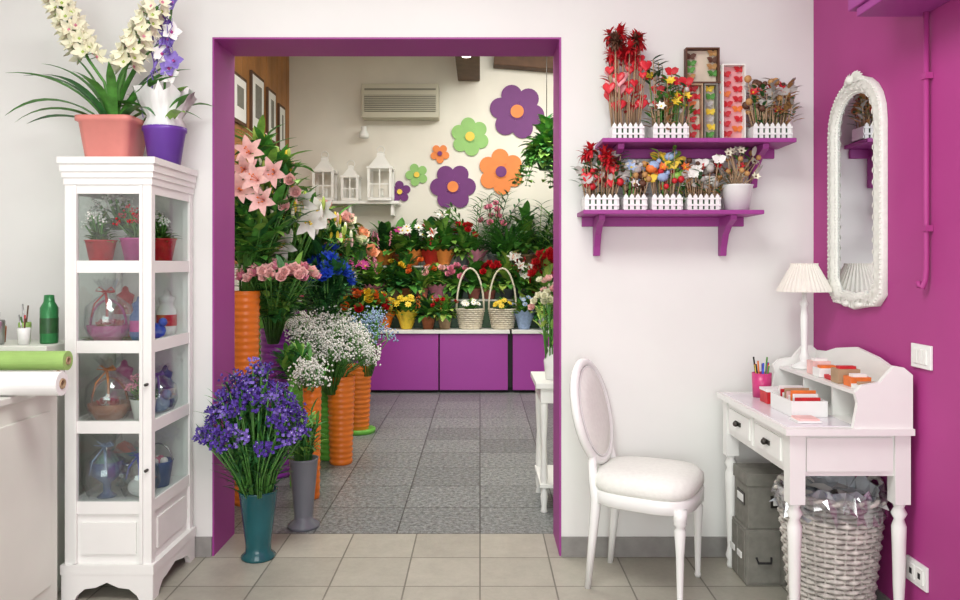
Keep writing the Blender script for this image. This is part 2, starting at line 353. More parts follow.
# ---------- floor buckets
def ribbed(b,x,y,r,h,mat,foot=None,n=24):
    prof=[(.001,.0),(r*.78,0)]; k=int(h/.035)
    for i in range(k):
        z=h*(i+.15)/k; rr=r*(.8+.2*i/k)
        prof+=[(rr,z),(rr*1.06,z+h/k*.25),(rr*1.06,z+h/k*.5),(rr,z+h/k*.7)]
    prof+=[(r*1.05,h),(r*.95,h),(r*.9,h*.93),(.001,h*.93)]
    b.lathe(prof,(x,y,.0),mat,n,caps=False)
    if foot: b.lathe([(r*1.3,0),(r*1.35,.03),(r*1.2,.035),(r*.9,.03)],(x,y,0),foot,n)
def lim(v):
    v=V(v)
    if v.x<-2.06: v.x=-2.06
    if v.y<3.73 and v.x<-1.17: v.y=3.73
    return v
def stems(b,x,y,z,H,Rr,n,mats,leafL=.15,leafW=.03,per=6,tipfn=None,top=.35,jit=.12,off=(0,0),base0=None):
    bx,by=x-off[0],y-off[1]
    for i in range(n):
        a=U(0,6.28); u=math.sqrt(R()); tip=V((x+Rr*u*math.cos(a),y+Rr*u*math.sin(a),z+H*(1-top*u*u)*U(1-jit,1+jit)))
        base=V((bx+.03*math.cos(a),by+.03*math.sin(a),z-.08)); mid=base.lerp(tip,.5)+V((0,0,.05*H))
        mid.x=base.x+(mid.x-base.x)*.7; mid.y=base.y+(mid.y-base.y)*.7
        b.tube([base,mid,tip],.004,stemg,3)
        for k in range(per):
            t=U(.3,1); p=base.lerp(mid,t*2) if t<.5 else mid.lerp(tip,t*2-1)
            b.leaf(p,rd(U(.3,1.4)),UP,leafL*U(.7,1.2),leafW*U(.8,1.2),random.choice(mats),U(.3,1.1))
        if tipfn: tipfn(b,tip,V((math.cos(a)*u,math.sin(a)*u-.5,.7)))
def tbud(b,p,ax):
    for k in range(3): b.sph(p+V((U(-.03,.03),U(-.03,.03),U(-.02,.04))),.014,random.choice([lime,lime,creamP,yelP,lpink]),6,5,(.8,.8,2.4))
b=MB(); ribbed(b,-1.27,4.17,.075,1.15,b_or)
stems(b,-1.20,4.30,1.15,.78,.19,44,[greens[0],greens[2],greens[0],greens[1]],.18,.05,18,tbud,.45,.15,(.07,.13))
for p in ((-1.25,4.1,1.80),(-1.16,4.05,1.73),(-1.27,4.08,1.68),(-1.09,4.1,1.78),(-1.22,4.1,1.88),(-1.13,4.05,1.63)):
    b.lily(p,(U(-.2,.5),-1,U(-.3,.3)),.12,random.choice([pinkP,lpink,lpink]),orangeP); b.tube([(-1.25,4.2,1.2),p],.005,stemg,4)
for p in ((-1.0,4.2,1.68),(-1.05,4.15,1.6),(-1.02,4.15,1.74)): b.rose(p,(0,-1,.3),.04,lpink); b.tube([(-1.22,4.2,1.2),p],.004,stemg,4)
b.clamp(lim); b.ob('lily_bucket')
b=MB(); ribbed(b,-1.42,5.25,.12,.95,b_gr)
stems(b,-1.14,4.95,.95,.70,.30,46,[greens[0],greens[1],greens[2]],.2,.05,16,tbud,.3,.15,(.28,-.28))
for p in ((-1.12,4.5,1.60),(-1.0,4.5,1.54),(-1.12,4.45,1.42),(-1.22,4.5,1.5),(-.94,4.6,1.62),(-1.25,4.5,1.64),(-1.04,4.5,1.66)):
    b.lily(p,(U(-.3,.6),-1,U(-.3,.4)),.14,whiteP,yelP); b.tube([(-1.3,5.1,1.0),p],.005,stemg,4)
for k in range(9):
    q=V((U(-1.25,-.9),4.5,U(1.4,1.72))); b.sph(q,.014,random.choice([whiteP,lime]),6,5,(.8,.8,3)); b.tube([q,(-1.2,4.9,1.2)],.003,stemg,3)
b.clamp(lim); b.ob('white_lily_bucket')
b=MB(); ribbed(b,-1.45,6.6,.13,.9,b_pu)
def tO(b,p,ax): b.rose(p,ax,.075,random.choice([peachP,lpink,creamP,peachP]))
stems(b,-1.25,6.3,.9,.78,.36,40,[greens[1],greens[0],greens[2]],.2,.06,16,tO,.4,.12,(.15,-.15))
b.clamp(lim); b.ob('mixed_rose_bucket')
b=MB(); ribbed(b,-1.24,4.72,.1,.9,b_pu)
def tR(b,p,ax): b.rose(p,ax,.036,random.choice([pinkP,lpink,lpink,lpink]))
stems(b,-1.09,4.2,.9,.37,.2,95,[greens[0],greens[1],greens[2]],.13,.045,7,tR,.12,.05,(.15,-.42))
b.clamp(lim); b.ob('pink_rose_bucket')
b=MB(); ribbed(b,-1.0,5.15,.1,.95,b_gr)
def tB(b,p,ax): b.flower(p,ax,9,.055,.024,1.0,-.5,blueP,None,0); b.flower(p,ax,7,.04,.02,.5,-.5,blueP)
stems(b,-.98,4.95,.93,.42,.16,66,[greens[3],greens[1],greens[1]],.13,.035,9,tB,.4,.15)
b.clamp(lim); b.ob('blue_flower_bucket')
def gyp(b,p,ax):
    for k in range(46):
        q=p+V((U(-1,1),U(-1,1),U(-1,1)))*.055; b.octa(q,.007,whiteP)
        if k%6==0: b.tube([p-V((0,0,.08)),q],.0015,stemg,3)
def gypb(b,p,ax):
    for k in range(22):
        q=p+V((U(-1,1),U(-1,1),U(-1,1)))*.05; b.octa(q,.008,lblueP)
b=MB(); ribbed(b,-.905,5.02,.088,.57,b_or); stems(b,-.96,4.95,.54,.39,.28,105,[greens[2],greens[0]],.05,.01,4,gyp,.6,.18); b.ob('babys_breath_bucket')
b=MB(); ribbed(b,-.94,5.95,.1,.52,b_or,b_gr); stems(b,-.86,5.9,.52,.38,.2,30,[greens[2],greens[0]],.08,.015,5,gypb,.4,.15); b.ob('blue_gypsophila_bucket')
b=MB(); ribbed(b,-1.09,4.85,.08,.75,b_gr); stems(b,-1.12,4.75,.68,.25,.13,30,[greens[2],greens[0]],.05,.01,4,gyp,.4,.15); b.ob('babys_breath_bucket')
b=MB(); ribbed(b,-.93,4.27,.05,.62,b_or); stems(b,-.93,4.27,.6,.12,.07,10,[greens[0],greens[1]],.08,.02,5,gyp,.4,.2); b.ob('greenery_bucket')
b=MB(); ribbed(b,-1.06,4.5,.06,.66,b_gr); stems(b,-1.06,4.5,.62,.16,.12,20,[greens[0],greens[2],greens[1]],.12,.03,9,None,.4,.2); b.ob('greenery_bucket')
b=MB(); ribbed(b,-1.1,6.7,.1,.6,b_pu)
def tM(b,p,ax): b.rose(p,ax,.05,random.choice([redP,yelP,orangeP,redP]))
stems(b,-1.02,6.7,.6,.42,.25,36,greens[:3],.15,.05,10,tM,.3,.1); b.clamp(lim); b.ob('mixed_flower_bucket')
# ---------- doorway vases
b=MB(); tx,ty=-.978,3.40
b.lathe([(.001,0),(.072,0),(.075,.012),(.055,.03),(.055,.06),(.083,.29),(.086,.3),(.08,.3),(.05,.06),(.001,.05)],(tx,ty,0),teal,28,caps=False)
def tS(b,p,ax):
    m=random.choice([purpP,purpP,purp2,purpP])
    for k in range(14):
        q=p+V((U(-1,1),U(-1,1),U(-1,1)))*.027
        b.flower(q,ax+V((U(-.5,.5),U(-.5,.5),0)),4,.013,.011,.8,-.3,m,None,0,seg=2)
        if k%7==0: b.octa(q,.0035,whiteP)
for i in range(130):
    a=U(0,6.28); u=math.sqrt(R()); tip=V((tx+.235*u*math.cos(a),ty-.06+.18*u*math.sin(a),.86*(1-.32*u*u)*U(.84,1.0)))
    base=V((tx+.03*math.cos(a),ty+.03*math.sin(a),.2)); mid=base.lerp(tip,.55); mid.x=tx+(mid.x-tx)*.75
    b.tube([base,mid,tip],.0035,stemg,4)
    tS(b,tip,V((math.cos(a)*u,math.sin(a)*u-.4,.7)))
    for k in range(9):
        t=U(.2,.95); p=base.lerp(mid,t*2) if t<.5 else mid.lerp(tip,t*2-1)
        b.leaf(p,rd(U(.2,1.1)),UP,U(.07,.14),.011,random.choice([greens[0],greens[1],greens[3],greens[1]]),U(.2,.8))
def lim2(v):
    v=V(v)
    if v.x<DL+.012 and v.y>WY-.02: v.y=WY-.02
    return v
b.clamp(lim2); b.ob('statice_bouquet_vase')
b=MB()
b.lathe([(.001,0),(.078,0),(.078,.015),(.045,.04),(.045,.06),(.07,.33),(.074,.34),(.068,.34),(.04,.06),(.001,.05)],(-.87,3.8,0),greyv,24,caps=False)
stems(b,-.87,3.8,.32,.24,.09,22,[greens[0],greens[1],greens[2]],.1,.015,9,None,.3,.2)
b.clamp(lim); b.ob('grey_vase_with_stems')
b=MB(); cx0,cx1,cy0,cy1=.31,.8,4.0,4.4
b.box(cx0-.02,cx1,cy0-.02,cy1+.02,.65,.68,white_paint); b.box(cx0+.005,cx1-.01,cy0+.005,cy1-.005,.57,.65,white_paint); b.box(cx0+.002,cx1-.005,cy0+.002,cy1-.002,.13,.15,white_paint)
for x in (cx0+.025,cx1-.035):
    for y in (cy0+.028,cy1-.028): b.lathe([(.02,0),(.014,.03),(.02,.08),(.014,.12),(.02,.18),(.013,.35),(.02,.5),(.02,.57)],(x,y,0),white_paint,10)
b.ob('white_console_table',.003)
b=MB(); b.lathe([(.001,0),(.05,0),(.06,.1),(.035,.15),(.04,.17),(.035,.17),(.001,.05)],(.40,4.12,.681),white_gl,18,caps=False)
def tC(b,p,ax):
    for k in range(2): b.rose(p+V((U(-.03,.03),U(-.03,.03),U(-.03,.03))),ax,.026,random.choice([creamP,creamP,lpink]))
stems(b,.38,4.12,.83,.34,.11,16,[greens[0],lime,greens[2]],.08,.025,5,tC,.4,.12); b.ob('cream_flower_vase')

# ---------- display cabinet
b=MB(); x0,x1,y0,y1=-1.60,-1.266,2.97,3.395
P=.032
wp=white_paint
for x in (x0,x1-P):
    for y in (y0,y1-P): b.box(x,x+P,y,y+P,.09,1.601,wp)
b.box(x0-.012,x1+.012,y0-.012,y1+.005,.10,.137,wp)
def arch(pts,axis,c0,c1):
    n=len(pts)
    if axis=='y': v=[(a,c0,z) for a,z in pts]+[(a,c1,z) for a,z in pts]
    else: v=[(c0,a,z) for a,z in pts]+[(c1,a,z) for a,z in pts]
    f=[tuple(range(n)),tuple(range(2*n-1,n-1,-1))]+[(i,i+n,(i+1)%n+n,(i+1)%n) for i in range(n)]
    b.add(v,f,wp)
def apron(a0,a1):
    return [(a0,.101),(a0,0),(a0+.05,0),(a0+.06,.02),(a0+.09,.045),(a0+.13,.05),((a0+a1)/2,.07),(a1-.13,.05),(a1-.09,.045),(a1-.06,.02),(a1-.05,0),(a1,0),(a1,.101)]
arch(apron(x0-.008,x1+.008),'y',y0-.0105,y0+.0105); arch(apron(y0-.008,y1),'x',x1-.012,x1+.0095); arch(apron(y0-.008,y1),'x',x0-.0095,x0+.012)
lv=[.135,.365,.675,.985,1.295,1.60]
E=.002
for i,z in enumerate(lv[1:]):
    b.box(x0+P-.003,x1-P+.003,y0+E,y0+.022,z-.035,z+.012,wp)
    for xs in ((x1-.022,x1-E),(x0+E,x0+.022)): b.box(xs[0],xs[1],y0+P-.003,y1-P+.003,z-.035,z+.012,wp)
    if i<4: b.box(x0+.021,x1-.021,y0+.021,y1-.014,z-.016,z,wp)
b.box(x0+P-.003,x1-P+.003,y1-.012,y1-.002,.135,1.60,wp)
b.box(x0+P-.002,x1-P+.002,y0+.012,y0+.02,.136,.333,wp); b.box(x0+P+.03,x1-P-.03,y0+.004,y0+.013,.175,.295,wp)
b.box(x1-.02,x1-.012,y0+P-.002,y1-P+.002,.136,.333,wp); b.box(x1-.013,x1-.004,y0+P+.04,y1-P-.04,.175,.295,wp)
b.box(x0+.012,x0+.02,y0+P-.002,y1-P+.002,.136,.333,wp)
b.box(x0+P+.001,x0+P+.014,y0-.004,y0+.016,.14,1.598,wp); b.box(x1-P-.014,x1-P-.001,y0-.004,y0+.016,.14,1.598,wp)
for k,(e,za,zb) in enumerate(((.004,1.60,1.627),(.009,1.627,1.65),(.014,1.65,1.68),(.021,1.68,1.705))): b.box(x0-e,x1+e,y0-e,min(3.405,y1+e*.3),za,zb,wp)
for i in range(4):
    za,zb=lv[i+1]+.012,lv[i+2]-.035
    b.box(x0+P,x1-P,y0+.009,y0+.012,za,zb,glass); b.box(x1-.012,x1-.009,y0+P,y1-P,za,zb,glass); b.box(x0+.009,x0+.012,y0+P,y1-P,za,zb,glass)
for z in (.5,.83): b.tube([(x1-P*.5,y0,z),(x1-P*.5,y0-.018,z)],.006,metal,8)
b.ob('display_cabinet')
def trinket(x,y,z,kind,c1,c2,s=1.25,wrap=None):
    b=MB(); b.X=Matrix.Translation((x,y,z))@Matrix.Scale(s,4); x=y=z=0
    if kind=='pot':
        b.lathe([(.001,0),(.035,0),(.05,.075),(.055,.08),(.045,.08),(.001,.06)],(x,y,z),c1,16,caps=False); bush(b,x,y,z+.06,.1,.05,90,.042,.02,greens[:3]); blooms(b,x,y,z+.06,.11,.045,12,'c',c2,.012); nm='small_potted_plant'
    elif kind=='cup':
        b.lathe([(.001,0),(.03,0),(.012,.015),(.012,.04),(.045,.07),(.05,.11),(.045,.11),(.03,.07),(.001,.06)],(x,y,z),c1,18,caps=False); b.lathe([(.04,.1),(.02,.13),(.001,.14)],(x,y,z),c2,14,caps=False); b.tube([(x+.045,y,z+.1),(x+.068,y,z+.095),(x+.065,y,z+.07),(x+.04,y,z+.07)],.005,c1,6); nm='ceramic_cup'
    elif kind=='bucket':
        b.lathe([(.001,0),(.04,0),(.055,.09),(.058,.095),(.05,.095),(.001,.07)],(x,y,z),c1,18,caps=False)
        for k in range(9): b.sph((x+U(-.035,.035),y+U(-.035,.035),z+.095),.016,random.choice([c2,whiteP,pinkP]),8,5)
        b.tube([(x-.02,y,z+.08),(x-.045,y-.01,z+.17)],.006,c2,6); b.sph((x-.045,y-.01,z+.17),.013,whiteP,8,5)
        b.tube([(x+.055*math.cos(a),y,z+.09+.07*math.sin(a)) for a in [math.pi*i/10 for i in range(11)]],.003,steel,4); nm='gift_bucket'
    elif kind=='bird':
        b.sph((x,y,z+.035),.035,c1,12,8,(1.3,.9,1)); b.sph((x+.035,y-.01,z+.075),.02,c1,10,6); b.leaf((x+.052,y-.012,z+.075),(1,0,0),UP,.02,.012,orangeP,0,2); b.leaf((x-.03,y,z+.04),(-1,0,.6),UP,.05,.04,c2,-.3,3); nm='bird_figurine'
    elif kind=='jar':
        b.lathe([(.001,0),(.025,0),(.034,.02),(.034,.09),(.022,.11),(.024,.12),(.028,.135),(.012,.145),(.008,.16),(.001,.165)],(x,y,z),c1,18,caps=False); b.lathe([(.0345,.035),(.0345,.075)],(x,y,z),c2,18,caps=False); nm='small_gift_jar'
    else:
        b.lathe([(.001,0),(.04,0),(.06,.03),(.065,.05),(.055,.05),(.001,.03)],(x,y,z),c1,16,caps=False)
        for k in range(9): b.rose((x+U(-.035,.035),y+U(-.035,.035),z+.045),V((U(-.3,.3),-.5,1)),.02,random.choice([c2,whiteP]))
        b.tube([(x+.058*math.cos(a),y,z+.05+.08*math.sin(a)) for a in [math.pi*i/10 for i in range(11)]],.004,c1,5)
        nm='small_flower_bowl'
    if wrap:
        m=22; rr=[]
        for r_,z_ in ((.05,.002),(.072,.05),(.066,.11),(.014,.155),(.016,.16),(.045,.195)):
            rr.append([((r_+(.004*(-1)**j if r_>.04 else 0))*math.cos(2*math.pi*j/m),(r_+(.004*(-1)**j if r_>.04 else 0))*math.sin(2*math.pi*j/m),z_+(.006*(-1)**j if z_>.18 else 0)) for j in range(m)])
        b.loft(rr,cello,caps=False); b.tube([(.017*math.cos(a),.017*math.sin(a),.157) for a in [2*math.pi*i/10 for i in range(10)]],.004,wrap,5,True)
        for sg in (-1,1): b.tube([(0,-.017,.157),(sg*.02,-.022,.172),(sg*.03,-.022,.16),(0,-.017,.157)],.004,wrap,4,flat=.4); b.tube([(0,-.018,.157),(sg*.02,-.05,.12),(sg*.025,-.06,.08)],.004,wrap,4,flat=.3)
        nm='wrapped_gift_'+nm.split('_')[-1]
    b.ob(nm)
sl=M('slate_blue_ceramic','#3d5d96',.3); tc_=M('teal_ceramic','#4f9a96',.3)
trinket(-1.51,3.07,1.297,'pot',redP,whiteP,1.15); trinket(-1.37,3.08,1.297,'pot',magP,redP,1.25); trinket(-1.35,3.25,1.297,'pot',redP,whiteP,1.3); trinket(-1.50,3.24,1.297,'pot',white_gl,whiteP,1.7)
trinket(-1.49,3.09,.987,'bowl',magP,redP,1.25,redP); trinket(-1.36,3.08,.987,'jar',sl,magP,1.1); trinket(-1.34,3.19,.987,'bird',blueP,teal,.9); trinket(-1.5,3.26,.987,'jar',redP,whiteP,1.3); trinket(-1.35,3.32,.987,'jar',white_gl,redP,1.2)
trinket(-1.48,3.08,.677,'bowl',terra,redP,1.25,foilo); trinket(-1.345,3.08,.677,'pot',white_gl,pinkP,1.0); trinket(-1.34,3.22,.677,'bird',lblueP,pinkP,1,purp2); trinket(-1.5,3.25,.677,'jar',magP,whiteP,1.3); trinket(-1.36,3.33,.677,'jar',sl,whiteP,1.1)
trinket(-1.49,3.08,.367,'cup',sl,tc_,1.3,lblueP); trinket(-1.36,3.08,.367,'bird',white_gl,tc_,1.05,blueP); trinket(-1.50,3.25,.367,'cup',tc_,salmon,1.3); trinket(-1.35,3.23,.367,'bucket',sl,whiteP,1.1)
# ---------- orchid
b=MB(); ox,oy,oz=-1.505,3.17,1.707
def sq(h,z,r=.03,n=5,wv=0):
    pts=[]
    for cx,cy,a0 in ((1,1,0),(-1,1,90),(-1,-1,180),(1,-1,270)):
        for k in range(n):
            a=math.radians(a0+90*k/(n-1)); pts.append((ox+cx*(h-r)+r*math.cos(a),oy+cy*(h-r)+r*math.sin(a),oz+z))
    return pts
b.loft([sq(.08,0),sq(.088,.02),sq(.105,.155),sq(.115,.16),sq(.115,.18),sq(.103,.18),sq(.095,.14)],salmon)
for ang,th,L,c in ((3.05,.75,.50,1.5),(3.6,.5,.44,1.3),(2.6,.35,.42,1.0),(0.1,.75,.36,1.5),(-.3,.45,.38,1.2),(.4,.25,.4,.9),(3.3,.2,.40,.7),(-1.2,.4,.34,1.0),(-2,.5,.36,1.3),(-.7,.9,.34,1.4),(3.9,.95,.36,1.5),(0,.3,.42,1.3),(1.57,.15,.36,.5),(3.14,1.05,.34,1.0),(-1.6,.3,.32,1.6),(3.0,.3,.45,1.2),(2.9,.55,.52,1.1),(-.1,.15,.42,.8)):
    d=V((math.sin(th)*math.cos(ang),math.sin(th)*math.sin(ang),math.cos(th)))
    b.leaf((ox+d.x*.04,oy+d.y*.04,oz+.14),d,UP,L,.036,random.choice([greens[0],greens[1],greens[0]]),c,10,.35,True)
for pts in ([(ox,oy,oz+.14),(ox-.03,oy-.02,oz+.33),(ox-.09,oy-.03,oz+.42),(ox-.22,oy-.05,oz+.68)],[(ox+.02,oy,oz+.14),(ox+.03,oy-.02,oz+.3),(ox+.06,oy-.03,oz+.38),(ox+.20,oy-.05,oz+.63)]):
    b.tube(pts,.006,stemg,6); p1,p2=V(pts[2]),V(pts[3])
    for k in range(40):
        t=k/39*1.0; q=p1.lerp(p2,t); a=k*2.4; off=V((math.cos(a),math.sin(a)*.7-.3,.2))
        r=.055*(1-.3*t); b.tube([q,q+off*.035],.002,stemg,3)
        b.flower(q+off*.035,off,5,r,r*.55,1.0,-.3,creamP,pinkP if k%3==0 else lime,.008,ph=a,seg=3)
b.clamp(lambda v:V((v.x,min(v.y,3.4),v.z))); b.ob('potted_orchid')
b=MB(); gx,gy,gz=-1.305,3.19,1.707
b.lathe([(.001,0),(.062,0),(.082,.13),(.088,.135),(.088,.15),(.078,.15),(.001,.12)],(gx,gy,gz),violetpot,28,caps=False)
m=36; rings=[]
for rr,zz in ((.05,.12),(.08,.15),(.062,.19),(.085,.24),(.11,.30)):
    rings.append([(gx+(rr+(.016 if zz>.2 else .006)*math.cos(j*math.pi))*math.cos(2*math.pi*j/m),gy+(rr+.01*math.cos(j*math.pi))*math.sin(2*math.pi*j/m),gz+zz+(.022*math.sin(j*2.3) if zz>.25 else 0)) for j in range(m)])
b.loft(rings,paperw,caps=False)
strap(b,gx,gy,gz+.15,.28,.045,9,[greens[0],greens[2]],.9,1.3)
b.tube([(gx,gy,gz+.15),(gx+.0,gy,gz+.4),(gx+.03,gy,gz+.66)],.005,stemg,6)
for k in range(12):
    q=V((gx+U(-.03,.05),gy-.02,gz+.36+k*.03)); b.flower(q,(U(-.6,.6),-1,.2),5,.045,.036,1.2,.2,purp2 if k%3 else whiteP,magP,.009,seg=3)
for k in range(12):
    p=V((gx+U(-.05,.05),gy-.04,gz+U(.3,.6))); pts=[p]
    for j in range(9): p=p+V((U(-.02,.02),U(-.01,.01),-.03 if j>2 else .02)); pts.append(p)
    b.tube(pts,.005,random.choice([purp2,violetpot,whiteP]),4,flat=.2)
b.clamp(lambda v:V((v.x,min(v.y,3.4),v.z))); b.ob('gift_wrapped_purple_orchid')
# ---------- left counter
b=MB(); cg=M('pale_green_counter','#e6e9de',.5,.03,4)
b.box(-2.58,-1.60,2.3,2.92,.0,.82,cg); b.box(-2.58,-1.58,2.27,2.94,.82,.845,M('counter_top','#dcdcd4',.35))
b.box(-1.60,-1.59,2.36,2.86,.1,.75,cg)
b.box(-2.58,-1.66,2.95,3.2,0,.98,cg); b.ob('wrapping_counter',.004)
def roll(name,xa,xb,y,z,r,mat,core):
    b=MB(); n=24
    def ring(x,rr): return [(x,y+rr*math.cos(2*math.pi*j/n),z+rr*math.sin(2*math.pi*j/n)) for j in range(n)]
    b.loft([ring(xa,r*.45),ring(xa,r),ring(xb,r),ring(xb,r*.45),ring(xb-.03,r*.42)],mat,caps=False,smooth=False)
    b.loft([ring(xb-.03,r*.42),ring(xb+.004,r*.42),ring(xb+.004,r*.3),ring(xb-.03,r*.3)],core,caps=False,smooth=False); b.ob(name)
roll('wrapping_paper_roll',-2.3,-1.42,2.62,.846+.041,.041,paperw,kraft)
roll('wrapping_paper_roll',-2.3,-1.54,2.81,.846+.042,.042,cream,kraft)
roll('wrapping_paper_roll',-2.3,-1.45,2.712,.846+.108,.034,paperg,kraft)
b=MB(); can=M('green_can','#2f7d46',.3,metal=.2)
b.lathe([(.001,0),(.031,0),(.033,.005),(.033,.14),(.022,.16),(.02,.165),(.018,.19),(.001,.192)],(-1.705,3.05,.981),can,24,caps=False); b.lathe([(.0335,.04),(.0335,.1)],(-1.705,3.05,.981),greens[3],24,caps=False); b.ob('spray_can')
b=MB()
for k in range(9): 
    X_,Y_=-1.775-.05*k,3.0+.09*(k%2)
    b.lathe([(.001,0),(.020,0),(.024,.06+.015*(k%3)),(.022,.065+.015*(k%3)),(.001,.01)],(X_,Y_,.981),[white_gl,paperg,steel,terra,pinkP,can,white_gl,kraft,redP][k],14,caps=False)
    for q in range(3): b.tube([(X_,Y_,1.0),(X_+U(-.025,.025),Y_+U(-.01,.01),U(1.08,1.14))],.003,[redP,steel,dwood,greens[0]][(k+q)%4],5)
b.ob('tool_cups')
b=MB(); v=[]
for i in range(9):
    for j in range(7):
        u=i/8; w=j/6
        v.append((-1.74+.18*w, 2.262-.012*math.sin(w*5)-.02*u, .84-.27*u*(1-.3*abs(w-.5))) if i>0 else (-1.74+.18*w,2.33,.848))
b.add(v,[(i*7+j,i*7+j+1,(i+1)*7+j+1,(i+1)*7+j) for i in range(8) for j in range(6)],paperw,True); b.ob('hanging_paper_sheet')

# ---------- purple wall shelves
def wshelf(xa,xb,z):
    b=MB(); b.box(xa,xb,WY-.21,WY-.001,z-.018,z,purple_tr); b.box(xa+.02,xb-.02,WY-.02,WY-.001,z-.06,z-.018,purple_tr)
    for x in (xa+.07,xb-.13):
        pts=[(WY-.001,z-.018),(WY-.18,z-.018),(WY-.175,z-.04),(WY-.12,z-.06),(WY-.07,z-.1),(WY-.045,z-.15),(WY-.035,z-.19),(WY-.001,z-.19)]
        n=len(pts); v=[(x,a,c) for a,c in pts]+[(x+.028,a,c) for a,c in pts]
        b.add(v,[tuple(range(n)),tuple(range(2*n-1,n-1,-1))]+[(i,i+n,(i+1)%n+n,(i+1)%n) for i in range(n)],purple_tr)
    b.ob('wall_shelf',.003)
wshelf(.43,1.185,1.52); wshelf(.51,1.32,1.82)
def heart(b,c,s,mat,th=.006,rot=0):
    n=18; pts=[]
    for k in range(n):
        t=2*math.pi*k/n; x=16*math.sin(t)**3; z=13*math.cos(t)-5*math.cos(2*t)-2*math.cos(3*t)-math.cos(4*t); pts.append((x/17*s,z/17*s))
    cr,sr=math.cos(rot),math.sin(rot)
    b.loft([[(c[0]+x*k*cr,c[1]+y+x*k*sr,c[2]+z*k) for x,z in pts] for y,k in ((-th,.75),(-th*.4,1),(th*.4,1),(th,.75))],mat)
def fence(x,y,z,w,d=.1,h=.07,picks=()):
    b=MB(); n=max(4,int(w/.022)); 
    for yy in (y-d/2,y+d/2):
        for k in range(n):
            xx=x-w/2+w*k/n+.002; b.box(xx,xx+w/n-.008,yy-.003,yy+.003,z,z+h-.01,white_gl)
            xm=xx+(w/n-.008)/2; b.add([(xx,yy-.003,z+h-.01),(xx+w/n-.008,yy-.003,z+h-.01),(xm,yy-.003,z+h),(xx,yy+.003,z+h-.01),(xx+w/n-.008,yy+.003,z+h-.01),(xm,yy+.003,z+h)],[(0,1,2),(5,4,3),(0,2,5,3),(1,4,5,2)],white_gl)
        for zz in (.018,.045): b.box(x-w/2,x+w/2,yy-.006,yy-.002,z+zz,z+zz+.008,white_gl)
    for xx in (x-w/2,x+w/2-.004): b.box(xx,xx+.004,y-d/2,y+d/2,z,z+h-.015,white_gl)
    b.box(x-w/2,x+w/2,y-d/2,y+d/2,z,z+.004,white_gl); b.box(x-w/2+.006,x+w/2-.006,y-d/2+.006,y+d/2-.006,z+.004,z+.05,greens[3])
    for kind,mat,n,h0,h1 in picks:
        for k in range(int(n*1.5)):
            bx=x+U(-.42,.42)*w; by=y+U(-.035,.035); tz=z+U(h0,h1); tx=bx+(bx-x)*.35+U(-.014,.014); ty=by+U(-.025,.01)
            b.tube([(bx,by,z+.04),(tx,ty,tz)],.0022,kraft if kind!='fl' else stemg,4)
            if kind=='heart': heart(b,(tx,ty,tz+.01),U(.018,.032),mat,rot=U(-.5,.5))
            elif kind=='fluff':
                for q in range(34): b.leaf((tx,ty,tz-.01),rd(U(.1,2.8)),UP,U(.03,.055),.014,mat,.8,3)
            elif kind=='fl': b.flower((tx,ty,tz),(U(-.4,.4),-1,.5),6,.026,.016,1.1,.1,mat,yelP,.006,seg=2)
            elif kind=='ball': b.sph((tx,ty,tz),U(.010,.018),mat,8,6)
            elif kind=='bird':
                b.sph((tx,ty,tz),.02,mat,8,6,(1.3,1,1)); b.sph((tx+.02,ty-.004,tz+.018),.011,mat,6,5); b.leaf((tx-.012,ty,tz),(-1,0,.5),UP,.04,.025,yelP,0,2)
            elif kind=='butter':
                for s in (-1,1): b.leaf((tx,ty,tz),(s,-.2,.5),(0,-1,0),.034,.03,mat,.2,3); b.leaf((tx,ty,tz),(s,-.2,-.5),(0,-1,0),.024,.022,mat,.2,2)
            elif kind=='leaf':
                for q in range(6): b.leaf((tx,ty,tz-.03*q*.5),rd(1.1),UP,.05,.017,mat,.5,3)
    b.clamp(lambda v:V((min(v.x,1.46),min(v.y,3.412),v.z)))
    b.ob('picket_fence_planter')
y=3.30; zu=1.821; zl=1.521
gold=M('tan_pick','#b98b54',.6,.2); silverp=M('silver_pick','#b9b4ae',.5,.2); brownp=M('brown_pick','#5d3a28',.6,.2); heartr=M('heart_red','#d8323c',.3,.1); hpink=M('heart_pink','#eba6a8',.3,.1)
fence(.625,y,zu,.135,picks=[('heart',heartr,18,.13,.36),('fluff',redP,11,.36,.48),('fluff',redP,2,.30,.4),('heart',hpink,6,.2,.36),('fluff',brownp,2,.38,.45),('leaf',redP,3,.15,.35)])
fence(.805,y,zu,.15,picks=[('fl',yelP,5,.15,.3),('leaf',greens[0],9,.12,.28),('butter',redP,6,.15,.3),('leaf',greens[3],6,.2,.34),('ball',silverp,8,.12,.28),('fl',redP,5,.12,.24),('fl',whiteP,5,.12,.26),('leaf',gold,4,.1,.2)])
fence(1.235,y,zu,.165,picks=[('ball',gold,14,.12,.26),('fl',redP,6,.12,.24),('leaf',silverp,9,.12,.26),('butter',silverp,5,.14,.24),('ball',brownp,8,.12,.26),('leaf',greens[1],7,.1,.22),('leaf',gold,6,.1,.24)])
fence(.514,y,zl,.145,picks=[('heart',heartr,14,.1,.26),('fluff',redP,4,.2,.27),('leaf',greens[1],8,.08,.24),('ball',redP,6,.1,.22),('butter',silverp,7,.12,.24),('leaf',brownp,5,.1,.24)])
fence(.655,y,zl,.10,picks=[('ball',brownp,8,.1,.2),('bird',silverp,4,.12,.2),('ball',gold,6,.1,.2),('fl',lblueP,5,.1,.2),('leaf',brownp,6,.08,.2),('fl',whiteP,4,.1,.18)])
